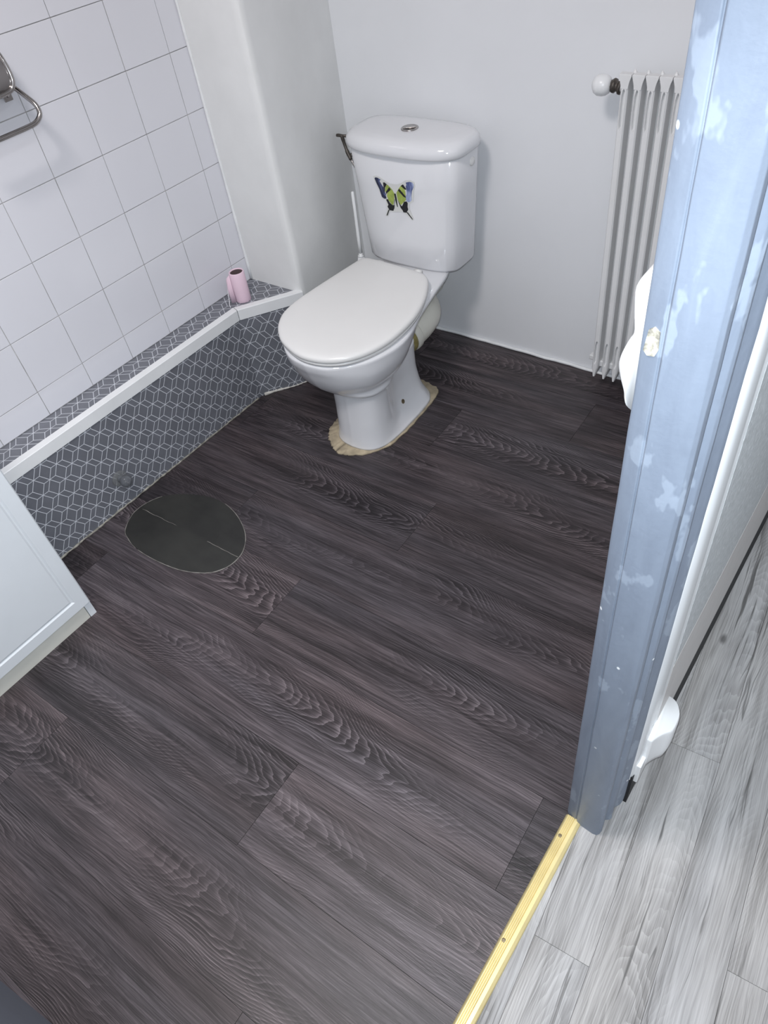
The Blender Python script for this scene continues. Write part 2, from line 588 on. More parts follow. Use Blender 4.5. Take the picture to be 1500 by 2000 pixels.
def panel(name, p, q, z0, z1, parent, u0):
    """thin upright panel from p to q, facing +x / the room, UV in metres."""
    d = Vector((q[0] - p[0], q[1] - p[1], 0))
    L = d.length
    d.normalize()
    nn = Vector((d.y, -d.x, 0))
    a, b = Vector((p[0], p[1], 0)), Vector((q[0], q[1], 0))
    v, uv = [], []
    for off in (0.0, -0.012):
        for pt, u in ((a, 0.0), (b, L)):
            for z in (z0, z1):
                v.append(pt + nn * off + Vector((0, 0, z)))
                uv.append((u0 + u, z - OZ))
    f = [(0, 2, 3, 1), (4, 5, 7, 6), (0, 1, 5, 4), (2, 6, 7, 3), (1, 3, 7, 5), (0, 4, 6, 2)]
    return mesh_obj(name, v, f, M_CUBES, parent, uvs=uv)


panel('side_panel', (XA, NEAR), TURN, 0.0, ZL - 0.004, tub, NEAR - OY)
panel('end_panel', TURN, TEND, 0.0, ZL - 0.004, tub, 1.304 - OY)
ledge_poly = [(XW + 0.001, NEAR), (XA - 0.001, NEAR), (TURN[0] - 0.001, TURN[1]), (TEND[0] - 0.002, TEND[1] - 0.002), (XW + 0.001, 1.482)]
prism('ledge', ledge_poly, ZL - 0.02, ZL, M_CUBES, tub, uvs=[(y - 1.4441, x + 1.7662) for x, y in ledge_poly])


def corner_strip(path, cut0, cut1):
    """angle strip hugging the ledge edge: a top flange and a front flange."""
    rings = []
    for (x, y), (nx, ny), m in path:
        prof = [(0.003, ZL - 0.033), (0.003, ZL + 0.0015), (0.0015, ZL + 0.003), (-0.021, ZL + 0.003), (-0.022, ZL + 0.0005), (0.0, ZL + 0.0005), (0.0, ZL - 0.033)]
        rings.append([(x + nx * a * m, y + ny * a * m, z) for a, z in prof])
    return loft('edge_strip', rings, M_TRIMW, tub, smooth=False)


dd = Vector((TEND[0] - TURN[0], TEND[1] - TURN[1])).normalized()
n2 = (dd.y, -dd.x)
nm = Vector((1 + n2[0], n2[1])).normalized()
mm = 1 / nm.x
corner_strip([((XA, NEAR), (1, 0), 1), (TURN, (nm.x, nm.y), mm)], 0, 0)
g = 0.0022
corner_strip([((TURN[0] + dd.x * g, TURN[1] + dd.y * g), (nm.x, nm.y), mm), ((TEND[0] + dd.x * 0.004, TEND[1] + dd.y * 0.004), n2, 1)], 0, 0)
wob = [(XA + 0.0005 + 0.002 * random.random(), -0.3 + 0.0125 * k, 0.001 + 0.002 * random.random()) for k in range(128)]
tube('floor_sealant', wob, [0.0018 + 0.0022 * random.random() for _ in wob], M_OLDCAULK, tub, n=7)
wob = [(TURN[0] + dd.x * s - 0.004 * math.sin(s * 40), TURN[1] + dd.y * s, 0.004) for s in [0.012 + 0.007 * k for k in range(29)]]
tube('end_sealant', [(x + 0.001, y - 0.0005, z - 0.001) for x, y, z in wob], [0.0060 * max(0.22, 1 - k / 16) + 0.002 * random.random() for k, _ in enumerate(wob)], plain('pale_sealant', (0.58, 0.56, 0.52), 0.6, 0.25, 50.0), tub, n=7)

# floors
floor = st(box('floor', (XW, NEAR, -0.06), (-0.168, YB, -0.003), M_SUB))
CLIP = [(XA + 0.0, NEAR), (XP + 0.006, NEAR), (XP + 0.006, YB), (-1.698, YB), (TURN[0], TURN[1] + 0.01)]
SL = math.atan(0.034)
ca, sa = math.cos(SL), math.sin(SL)
OX0, OY0 = -0.7, 0.147
JOINTS = {-6: [-0.9], -5: [-1.5, -0.3], -4: [-0.95], -3: [-1.2], -2: [-0.5], -1: [-1.26], 0: [-0.703], 1: [-1.596, -0.222], 2: [-1.025], 3: [-1.365], 4: [-0.85], 5: [-1.64, -0.27], 6: [-1.0], 7: [-0.63], 8: [-1.3]}
STAIN = {(0, 0): 0.90, (0, 1): 1.20, (1, 0): 0.82, (1, 1): 1.14, (1, 2): 0.80, (2, 0): 1.12, (2, 1): 0.98, (3, 0): 0.80, (3, 1): 1.06, (4, 0): 0.98, (4, 1): 0.92, (5, 0): 0.85, (5, 1): 0.98, (6, 0): 0.95, (6, 1): 0.98, (7, 0): 1.0, (7, 1): 0.84, (-1, 0): 1.15, (-1, 1): 1.0, (-2, 0): 0.95, (-2, 1): 1.04}
for row, js in JOINTS.items():
    w = 0.2045
    xs = [-2.4] + js + [0.2]
    for a, b in zip(xs[:-1], xs[1:]):
        gp = 0.0004
        quad = [(a - OX0 + gp, row * w + gp), (b - OX0 - gp, row * w + gp), (b - OX0 - gp, (row + 1) * w - gp), (a - OX0 + gp, (row + 1) * w - gp)]
        wq = [(OX0 + x * ca - y * sa, OY0 + x * sa + y * ca) for x, y in quad]
        pc = clip_poly(wq, CLIP)
        if len(pc) < 3:
            continue
        uvs = [((x - OX0) * ca + (y - OY0) * sa, -(x - OX0) * sa + (y - OY0) * ca - row * w) for x, y in pc]
        cxm = sum(p[0] for p in pc) / len(pc)
        cym = sum(p[1] for p in pc) / len(pc)
        pl_ = prism('plank', pc, -0.003, 0.0, M_PLANK, floor, loc=(cxm, cym, -0.003), uvs=uvs)
        tone = STAIN.get((row, xs.index(a)), 0.95 + 0.2 * random.random())
        pl_.color = (tone, tone, tone, 1)

hall_floor = st(box('floor_hall', (-0.168, NEAR, -0.06), (1.2, 2.8, -0.003), plain('hall_subfloor', (0.13, 0.125, 0.12), 0.8)))
HCLIP = [(-0.166, NEAR), (1.2, NEAR), (1.2, 2.8), (-0.166, 2.8)]
HA = math.radians(5.0)
hc, hs = math.cos(HA), math.sin(HA)          # u axis = (-hs, hc), v axis = (hc, hs)
for col in range(-4, 14):
    w = 0.1005
    off = (col * 0.47) % 1.3
    us = [-3.1 + off + 1.3 * k for k in range(6)]
    for a, b in zip(us[:-1], us[1:]):
        gp = 0.0003
        quad = [(a + gp, col * w + gp), (a + gp, (col + 1) * w - gp), (b - gp, (col + 1) * w - gp), (b - gp, col * w + gp)]
        wq = [(0.054 - u * hs + v * hc, 0.5 + u * hc + v * hs) for u, v in quad]
        wq = wq if sum(wq[i][0] * wq[(i + 1) % 4][1] - wq[(i + 1) % 4][0] * wq[i][1] for i in range(4)) > 0 else wq[::-1]
        pc = clip_poly(wq, HCLIP)
        if len(pc) < 3:
            continue
        uvs = [(-(x - 0.054) * hs + (y - 0.5) * hc, (x - 0.054) * hc + (y - 0.5) * hs - col * w) for x, y in pc]
        cxm = sum(p[0] for p in pc) / len(pc)
        cym = sum(p[1] for p in pc) / len(pc)
        pl_ = prism('plank', pc, -0.003, 0.0, M_HALL, hall_floor, loc=(cxm, cym, -0.003), uvs=uvs)
        tone = 0.97 + 0.06 * random.random()
        pl_.color = (tone, tone, tone, 1)

# door frame, open door leaf, threshold strip
frame = st(empty('trim_2', (-0.145, 0.6, 0.0)), 'blue-grey painted door frame with scraped paint and moulded edge', 'door frame')
prof = [(-0.186, 0.668), (-0.186, 0.580), (-0.1845, 0.5745), (-0.1805, 0.571), (-0.1645, 0.5655), (-0.1625, 0.5675), (-0.1605, 0.5630), (-0.126, 0.5605), (-0.118, 0.5625),
        (-0.1137, 0.568), (-0.1130, 0.577), (-0.1150, 0.580), (-0.1200, 0.590), (-0.1175, 0.598), (-0.1105, 0.6025), (-0.1080, 0.6075), (-0.1085, 0.612),
        (-0.1135, 0.619), (-0.1120, 0.630), (-0.1060, 0.641), (-0.1035, 0.648), (-0.1035, 0.668)]
zs = [0.0, 0.006, 0.03] + [0.08 + 0.05 * k for k in range(41)]


def jamb(poly, flip=None):
    rings = []
    for i, z in enumerate(zs):
        e = 0.0007
        rings.append([(x + (random.random() - 0.5) * e + (0.0015 * (random.random() - 0.5) if z < 0.05 else 0), (flip - y if flip else y) + (random.random() - 0.5) * e, z) for x, y in poly])
    o = loft('jamb', rings, M_FRAME, frame, smooth=False)
    bevel(o, 0.0012, 2, 0.5)
    return o


j = jamb(prof)
jamb(prof, 0.380)
box('head', (-0.186, -0.288, 2.06), (-0.1035, 0.668, 2.12), M_FRAME, frame, bev=0.003)
# chipped pocket for the latch
pk = [(-0.1805, 1.084), (-0.178, 1.106), (-0.1725, 1.111), (-0.1665, 1.108), (-0.1655, 1.09), (-0.1685, 1.082), (-0.176, 1.080)]
pv = [(x, 0.5692 + (x + 0.1805) * -0.26, z) for x, z in pk] + [(x, 0.5745, z) for x, z in pk]
mesh_obj('latch_pocket', pv, [tuple(range(7)), tuple(range(13, 6, -1))] + [(i, (i + 1) % 7, 7 + (i + 1) % 7, 7 + i) for i in range(7)], M_RAWWOOD, frame)

kp = [(-0.186, 1.152), (-0.196, 1.143), (-0.2075, 1.124), (-0.2065, 1.099), (-0.2035, 1.076), (-0.208, 1.064), (-0.2125, 1.050), (-0.2145, 1.036), (-0.2115, 1.022), (-0.2055, 1.006), (-0.2015, 0.992), (-0.186, 0.985)]
kc = crom(kp, 4, closed=False)
kv = []
for yy, s in ((0.600, 0.80), (0.605, 0.97), (0.612, 1.0), (0.640, 1.0), (0.647, 0.97), (0.652, 0.80)):
    kv.append([(-0.186 + (x + 0.186) * s, yy, 1.068 + (z - 1.068) * (0.96 + 0.04 * s)) for x, z in kc])
keep = loft('latch_keeper', kv, M_KEEP, None, loc=(-0.186, 0.626, 0.985))
tag(keep, 'white curved latch keeper screwed beside the chipped pocket of the door frame', 'latch keeper')

leaf_a, leaf_b = Vector((-0.190, -0.192)), Vector((-0.925, -0.284))
ld = (leaf_b - leaf_a).normalized()
ln = Vector((ld.y, -ld.x)) * (1 if ld.x * 0 + (-ld.x) < 0 else -1)
if ln.y > 0:
    ln = -ln
lp = [leaf_a, leaf_b, leaf_b + ln * 0.04, leaf_a + ln * 0.04]
st(prism('door_1', [tuple(p) for p in lp], 0.006, 2.04, M_LEAF, None, loc=(-0.5, -0.24, 0.006), bev=0.004), 'open blue-grey door leaf at the bottom edge of the picture', 'door')

thr = empty('threshold_strip', (-0.167, 0.19, 0.0))
tag(thr, 'pale brass threshold strip with fine ridges between dark and pale floors', 'threshold')
tp = [(-0.1835, 0.0005), (-0.1815, 0.0045)]
for k in range(4):
    x = -0.180 + k * 0.0036
    tp += [(x, 0.0062), (x + 0.0014, 0.0072), (x + 0.0026, 0.0072), (x + 0.0033, 0.0060)]
tp += [(-0.1645, 0.0078), (-0.1580, 0.0074), (-0.1530, 0.0040), (-0.1515, 0.0005)]
rings = [[(x, y, z) for x, z in tp] for y in (-0.19, 0.0, 0.19, 0.38, 0.5665)]
loft('strip', rings, M_BRASS, thr, smooth=False)
for y in (0.521, 0.303, 0.085, -0.13):
    lathe('screw', (-0.1745, y, 0.0062), (0, 0, 1), [(0, 0.0036), (0.0010, 0.0036), (0.0014, 0.0028), (0.0012, 0.0012), (0.0012, 0.0)], M_SCREW, thr, n=14)

# white door panel in the hallway wall next to the frame
hd = st(empty('door_2', (-0.10, 0.9, 0.0)), 'white hallway door with stippled panel and smooth lower rail above a gap filled in black for its shade', 'door')
stile = [(-0.110, 0.650), (-0.1035, 0.650), (-0.0995, 0.656), (-0.0975, 0.668), (-0.0975, 0.690), (-0.0983, 0.704), (-0.0998, 0.711), (-0.0992, 0.717), (-0.0977, 0.7255), (-0.110, 0.7255)]
prism('stile', stile, 0.10, 2.05, M_WHITE_D, hd, bev=0.001)
box('stippled_panel', (-0.110, 0.726, 0.405), (-0.0975, 1.62, 2.05), M_STIP, hd, bev=0.001)
box('lower_rail', (-0.110, 0.726, 0.113), (-0.0975, 1.62, 0.400), M_CREAM_D, hd, bev=0.002)
box('far_stile', (-0.110, 1.623, 0.10), (-0.0985, 1.70, 2.05), M_WHITE_D, hd, bev=0.002)
box('gap_shade_block', (-0.111, 0.652, 0.0), (-0.0977, 1.70, 0.1125), M_BLACK, hd)  # solid black block flush with the rail, painted shade of the open gap
hp = [(-0.099, 0.786), (-0.090, 0.785), (-0.0805, 0.7808), (-0.0725, 0.772), (-0.0670, 0.760), (-0.0652, 0.744), (-0.0665, 0.724), (-0.0760, 0.711), (-0.0830, 0.699), (-0.0870, 0.690), (-0.0900, 0.684), (-0.099, 0.684)]
hcv = crom(hp, 3, closed=False)
rings = []
for z, s in ((0.105, 0.74), (0.112, 0.88), (0.128, 0.95), (0.150, 1.0), (0.205, 1.0), (0.212, 0.975), (0.217, 0.92)):
    rings.append([(-0.101 + (x + 0.101) * s, 0.737 + (y - 0.737) * (0.9 + 0.1 * s), z) for x, y in hcv])
loft('hinge_cover', rings, M_KEEP, hd)
box('hinge_foot', (-0.104, 0.660, 0.085), (-0.0905, 0.706, 0.15), M_KEEP, hd, bev=0.002)

# ---------------------------------------------------------------- toilet
toilet = empty('toilet', (-1.29, 1.45, 0.0))
tag(toilet, 'white close-coupled toilet with closed lid and butterfly sticker on its cistern', 'toilet')


def xc(y, z=1.0):
    f = max(0.0, min(1.0, (0.238 - z) / 0.036))
    return -1.337 + 0.065 * (1.80 - y) + 0.048 * f * f * (3 - 2 * f) * max(0.0, min(1.0, (1.80 - y) / 0.25))


SEC = [
    (0.0045, [(1.238, 0), (1.243, .040), (1.262, .074), (1.300, .096), (1.360, .107), (1.430, .111), (1.500, .112), (1.565, .104), (1.605, .072), (1.622, 0)]),
    (0.020, [(1.240, 0), (1.246, .040), (1.265, .072), (1.300, .092), (1.360, .100), (1.430, .098), (1.500, .098), (1.560, .093), (1.598, .064), (1.612, 0)]),
    (0.045, [(1.243, 0), (1.249, .038), (1.267, .069), (1.300, .089), (1.355, .094), (1.420, .080), (1.490, .078), (1.552, .077), (1.590, .056), (1.604, 0)]),
    (0.080, [(1.246, 0), (1.252, .037), (1.268, .067), (1.300, .087), (1.350, .090), (1.410, .068), (1.480, .063), (1.548, .065), (1.584, .050), (1.598, 0)]),
    (0.130, [(1.249, 0), (1.255, .037), (1.271, .067), (1.300, .086), (1.348, .089), (1.405, .063), (1.475, .055), (1.540, .058), (1.580, .047), (1.595, 0)]),
    (0.198, [(1.250, 0), (1.256, .039), (1.272, .069), (1.300, .088), (1.348, .091), (1.402, .066), (1.472, .055), (1.540, .057), (1.582, .047), (1.596, 0)]),
    (0.203, [(1.246, 0), (1.252, .041), (1.268, .072), (1.297, .092), (1.348, .097), (1.402, .074), (1.470, .057), (1.540, .057), (1.584, .048), (1.598, 0)]),
    (0.215, [(1.226, 0), (1.234, .048), (1.254, .083), (1.290, .110), (1.348, .118), (1.402, .100), (1.465, .062), (1.540, .058), (1.588, .050), (1.602, 0)]),
    (0.240, [(1.201, 0), (1.210, .057), (1.234, .103), (1.277, .143), (1.350, .161), (1.410, .148), (1.468, .092), (1.540, .062), (1.592, .054), (1.608, 0)]),
    (0.280, [(1.179, 0), (1.189, .062), (1.217, .114), (1.267, .161), (1.350, .185), (1.422, .177), (1.487, .132), (1.545, .074), (1.598, .060), (1.618, 0)]),
    (0.312, [(1.167, 0), (1.177, .063), (1.207, .117), (1.262, .167), (1.350, .195), (1.428, .189), (1.505, .156), (1.570, .108), (1.625, .074), (1.650, 0)]),
    (0.332, [(1.160, 0), (1.170, .062), (1.201, .114), (1.260, .167), (1.350, .198), (1.430, .193), (1.515, .167), (1.630, .143), (1.800, .108), (1.858, 0)]),
    (0.350, [(1.158, 0), (1.168, .062), (1.200, .114), (1.260, .168), (1.350, .200), (1.430, .196), (1.520, .171), (1.640, .150), (1.800, .112), (1.862, 0)]),
    (0.356, [(1.164, 0), (1.174, .058), (1.205, .110), (1.264, .163), (1.350, .195), (1.430, .191), (1.518, .166), (1.638, .145), (1.797, .107), (1.856, 0)]),
]


def pan_ring(ctrl, z):
    half = crom(ctrl, 5, closed=False)
    half = [(y, max(h, 0.0)) for y, h in half]
    pts = [(xc(y, z) + h, y, z) for y, h in half] + [(xc(y, z) - h, y, z) for y, h in half[-2:0:-1]]
    return pts


rings = []
for k in range(len(SEC) - 1):
    (za, A), (zb, B) = SEC[k], SEC[k + 1]
    p0 = SEC[max(k - 1, 0)]
    p3 = SEC[min(k + 2, len(SEC) - 1)]
    steps = 5 if zb - za > 0.024 else 3
    for s in range(steps):
        t = s / steps
        ctrl = []
        for i in range(len(A)):
            pt = []
            for q in range(2):
                d0 = (B[i][q] - A[i][q]) / (zb - za)
                dl = (A[i][q] - p0[1][i][q]) / (za - p0[0]) if za > p0[0] else d0
                dr = (p3[1][i][q] - B[i][q]) / (p3[0] - zb) if p3[0] > zb else d0
                m1 = (0.0 if dl * d0 <= 0 else 2 * dl * d0 / (dl + d0)) * (zb - za)
                m2 = (0.0 if dr * d0 <= 0 else 2 * dr * d0 / (dr + d0)) * (zb - za)
                h = (2 * t ** 3 - 3 * t * t + 1) * A[i][q] + (t ** 3 - 2 * t * t + t) * m1 + (-2 * t ** 3 + 3 * t * t) * B[i][q] + (t ** 3 - t * t) * m2
                pt.append(h)
            ctrl.append(tuple(pt))
        rings.append(pan_ring(ctrl, za + (zb - za) * t))
rings.append(pan_ring(SEC[-1][1], SEC[-1][0]))
pan = loft('pan', rings, M_PORC, toilet)
from mathutils.bvhtree import BVHTree
pbm = bmesh.new()
pbm.from_mesh(pan.data)
pbv = BVHTree.FromBMesh(pbm)
hit, nrm_, _, _ = pbv.ray_cast(Vector((-1.0, 1.447, 0.062)) - Vector((-1.29, 1.45, 0.0)), Vector((-1, 0, 0)))
pbm.free()
hit = hit + Vector((-1.29, 1.45, 0.0))
lathe('fixing_screw', hit, nrm_, [(-0.010, 0.0075), (0.0012, 0.0075), (0.0018, 0.0066), (0.0004, 0.0050), (0.0004, 0.0)], M_SCREW, pan, n=18)

lid_pts = [(-1.4833, 1.6726), (-1.4720, 1.6840), (-1.4482, 1.6884), (-1.3649, 1.6861), (-1.2538, 1.677), (-1.2219, 1.6650), (-1.1936, 1.6350), (-1.1549, 1.5641), (-1.129, 1.4886), (-1.117, 1.4194),
           (-1.1155, 1.3424), (-1.1271, 1.2812), (-1.1511, 1.2288), (-1.1880, 1.1878), (-1.2427, 1.1613), (-1.3121, 1.1565), (-1.3908, 1.1828), (-1.4384, 1.2156), (-1.473, 1.2543), (-1.4982, 1.3034), (-1.5073, 1.3650), (-1.5046, 1.4508), (-1.4948, 1.5659), (-1.4880, 1.6380)]
lid_out = crom(lid_pts, 5)
lcx, lcy = -1.311, 1.43


def lid_ring(z, inset):
    out = []
    n = len(lid_out)
    for i, (x, y) in enumerate(lid_out):
        a, b = lid_out[i - 1], lid_out[(i + 1) % n]
        tx, ty = b[0] - a[0], b[1] - a[1]
        l = math.hypot(tx, ty) or 1
        nx, ny = ty / l, -tx / l
        if (x - lcx) * nx + (y - lcy) * ny < 0:
            nx, ny = -nx, -ny
        out.append((x - nx * inset, y - ny * inset, z))
    return out


def lid_scaled(z, s):
    return [(lcx + (x - lcx) * s, lcy + (y - lcy) * s, z) for x, y in lid_out]


loft('seat', [lid_ring(0.3575, 0.010), lid_ring(0.3585, 0.0055), lid_ring(0.3665, 0.004), lid_ring(0.3690, 0.0085)], M_LID, toilet)
loft('lid', [lid_ring(0.3700, 0.006), lid_ring(0.3710, 0.002), lid_ring(0.3745, 0.0), lid_ring(0.3820, 0.0), lid_scaled(0.3860, 0.990), lid_scaled(0.3890, 0.972), lid_scaled(0.3905, 0.945)]
     + [lid_scaled(0.3912 + 0.0022 * (1 - s * s), s) for s in (0.9, 0.75, 0.55, 0.3, 0.1)], M_LID, toilet)
for dx in (-0.075, 0.075):
    tube('hinge', [(-1.352 + dx - 0.012, 1.699, 0.368), (-1.352 + dx + 0.012, 1.697, 0.368)], 0.010, M_LID, toilet, n=14)

CXC = -1.3465


def rr(hw, y0, y1, z, bow, p=5.0, n=72, cx=-1.3465):
    out = []
    hd, cy = (y1 - y0) / 2, (y0 + y1) / 2
    for k in range(n):
        a = 2 * math.pi * k / n + math.pi / n
        c, s = math.cos(a), math.sin(a)
        x = hw * math.copysign(abs(c) ** (2 / p), c)
        y = hd * math.copysign(abs(s) ** (2 / p), s)
        if y < 0:
            y -= bow * (1 - (x / hw) ** 2) * (-y / hd)
        out.append((cx + x, cy + y, z))
    return out


BOW = 0.012
cist = loft('cistern', [rr(0.1580, 1.757, 1.893, 0.3555, BOW), rr(0.1680, 1.748, 1.899, 0.358, BOW), rr(0.1720, 1.744, 1.902, 0.366, BOW), rr(0.1780, 1.742, 1.903, 0.45, BOW), rr(0.1900, 1.739, 1.904, 0.60, BOW),
                        rr(0.1970, 1.737, 1.904, 0.697, BOW), rr(0.1940, 1.740, 1.902, 0.7005, BOW)], M_PORC, toilet)
for p in cist.data.polygons:
    p.use_smooth = True
LB = 0.020
clid = loft('cistern_lid', [rr(0.1960, 1.735, 1.906, 0.7025, LB, 4.2), rr(0.2020, 1.729, 1.909, 0.704, LB, 4.2), rr(0.2065, 1.725, 1.912, 0.709, LB, 4.2), rr(0.2075, 1.724, 1.912, 0.720, LB, 4.2), rr(0.2050, 1.727, 1.911, 0.731, LB, 4.2),
                            rr(0.1990, 1.734, 1.908, 0.740, LB, 4.0), rr(0.1880, 1.745, 1.901, 0.7465, LB, 4.0), rr(0.1640, 1.765, 1.890, 0.7495, LB, 3.6), rr(0.1240, 1.785, 1.870, 0.7508, LB * .6, 3.2), rr(0.0440, 1.815, 1.845, 0.7515, 0.003, 2.5)], M_PORC, toilet)
btn = lathe('flush_button', (-1.340, 1.806, 0.7505), (0, 0, 1), [(-0.002, 0.026), (0.003, 0.026), (0.0042, 0.0245), (0.0042, 0.0215), (0.0022, 0.0205), (0.0022, 0.0)], M_CHROME, toilet, n=36)
pts = [(-1.340 + 0.0195 * math.cos(a), 1.806 + 0.0195 * math.sin(a)) for a in [math.pi * (0.12 + 1.10 * k / 14) for k in range(15)]]
prism('button_half', pts, 0.7525, 0.7549, M_CHROME, btn, loc=(-1.340, 1.806, 0.7525), bev=0.0006)
lathe('side_cap', (-1.1535, 1.835, 0.672), (1, 0, 0.06), [(-0.004, 0.013), (0.003, 0.013), (0.006, 0.010), (0.007, 0.0)], M_LID, toilet, n=22)

# waste connector, fill valve and hose behind the toilet
op = [(-1.2895, 1.622, 0.1785), (-1.286, 1.665, 0.184), (-1.287, 1.705, 0.189), (-1.297, 1.742, 0.193), (-1.322, 1.775, 0.195), (-1.358, 1.803, 0.196), (-1.39, 1.845, 0.197), (-1.405, YB + 0.001, 0.197)]
tube('outlet_spigot', [(-1.300, 1.52, 0.160), (-1.295, 1.56, 0.169), (-1.290, 1.630, 0.179)], [0.042, 0.049, 0.049], M_PORC, toilet, n=26)
tube('seal_ring', [(-1.2915, 1.602, 0.1755), (-1.291, 1.607, 0.1765), (-1.2905, 1.617, 0.1775), (-1.290, 1.6215, 0.178)], [0.050, 0.0540, 0.0540, 0.052], M_YELLOW, toilet, n=28)
wc = tube('waste_pipe', crom(op, 4, closed=False), 0.0535, M_PVC, toilet, n=28)
tube('pipe_collar', [(-1.2900, 1.6215, 0.178), (-1.2893, 1.627, 0.179), (-1.2883, 1.640, 0.1805), (-1.2880, 1.644, 0.181)], [0.0570, 0.0582, 0.0582, 0.0550], M_PVC, wc, n=28)

valve = empty('stop_valve', (-1.655, 1.86, 0.60))
tag(valve, 'small tarnished water valve with side handle behind the cistern corner', 'valve')
tube('handle', [(-1.672, 1.858, 0.6815), (-1.664, 1.859, 0.682), (-1.648, 1.860, 0.682), (-1.630, 1.862, 0.682)], [0.0045, 0.0052, 0.0040, 0.0045], M_BRASSY, valve, n=10)
tube('body', crom([(-1.652, 1.859, 0.684), (-1.649, 1.860, 0.668), (-1.644, 1.860, 0.650), (-1.636, 1.858, 0.632), (-1.624, 1.855, 0.614)], 4, closed=False), [0.006] * 5 + [0.0052] * 6 + [0.0065] * 3 + [0.006] * 3, M_BRASSY, valve, n=10)
tube('supply_hose', crom([(-1.624, 1.855, 0.614), (-1.585, 1.85, 0.56), (-1.567, 1.85, 0.50), (-1.562, 1.85, 0.46), (-1.545, 1.85, 0.435), (-1.530, 1.85, 0.43)], 5, closed=False), 0.0045, M_CHROME, valve, n=8)
tube('hose_union', [(-1.545, 1.85, 0.434), (-1.5242, 1.85, 0.430)], 0.010, M_BRASSY, valve, n=8)
tube('wall_stub', [(-1.630, 1.857, 0.622), (-1.630, YB + 0.001, 0.622)], 0.006, M_BRASSY, valve, n=10)

brush = empty('toilet_brush', (-1.57, 1.70, 0.0))
tag(brush, 'thin white toilet brush handle standing between cistern and wall corner', 'toilet brush')
tube('handle', [(-1.5560, 1.7620, 0.557), (-1.5555, 1.7615, 0.552), (-1.5535, 1.758, 0.49), (-1.5500, 1.751, 0.40), (-1.5480, 1.748, 0.352)], [0.0035, 0.0056, 0.0056, 0.0060, 0.0062], M_TRIMW, brush, n=12)
lathe('collar', (-1.5480, 1.748, 0.345), (0, 0, 1), [(0, 0.011), (0.004, 0.011), (0.006, 0.007), (0.012, 0.007)], M_TRIMW, brush, n=16)
lathe('holder', (-1.5480, 1.748, 0.0), (0, 0, 1), [(0, 0.042), (0.004, 0.045), (0.10, 0.040), (0.20, 0.034), (0.30, 0.020), (0.345, 0.011)], M_TRIMW, brush, n=24)

# tan mortar left around the foot
mort = [(-1.372, 1.262), (-1.384, 1.297), (-1.388, 1.33), (-1.392, 1.40), (-1.40, 1.50), (-1.41, 1.58), (-1.38, 1.635), (-1.31, 1.64), (-1.24, 1.638), (-1.192, 1.626), (-1.164, 1.592), (-1.151, 1.506), (-1.147, 1.406),
        (-1.153, 1.307), (-1.188, 1.242), (-1.228, 1.209), (-1.255, 1.199), (-1.278, 1.195), (-1.302, 1.203), (-1.324, 1.218), (-1.352, 1.238)]
mo = []
for x, y in crom(mort, 5):
    mo.append((x + (random.random() - 0.5) * 0.007, y + (random.random() - 0.5) * 0.007))
cx0, cy0 = -1.28, 1.42
mrings = [[(x, y, 0.0) for x, y in mo], [(cx0 + (x - cx0) * 0.985, cy0 + (y - cy0) * 0.985, 0.0035 + 0.0015 * random.random()) for x, y in mo], [(cx0 + (x - cx0) * 0.6, cy0 + (y - cy0) * 0.6, 0.005) for x, y in mo]]
tag(loft('mortar_bed', mrings, M_MORTAR, None, loc=(cx0, cy0, 0.0)), 'tan mortar smear spread around the toilet foot on the floor', 'mortar')

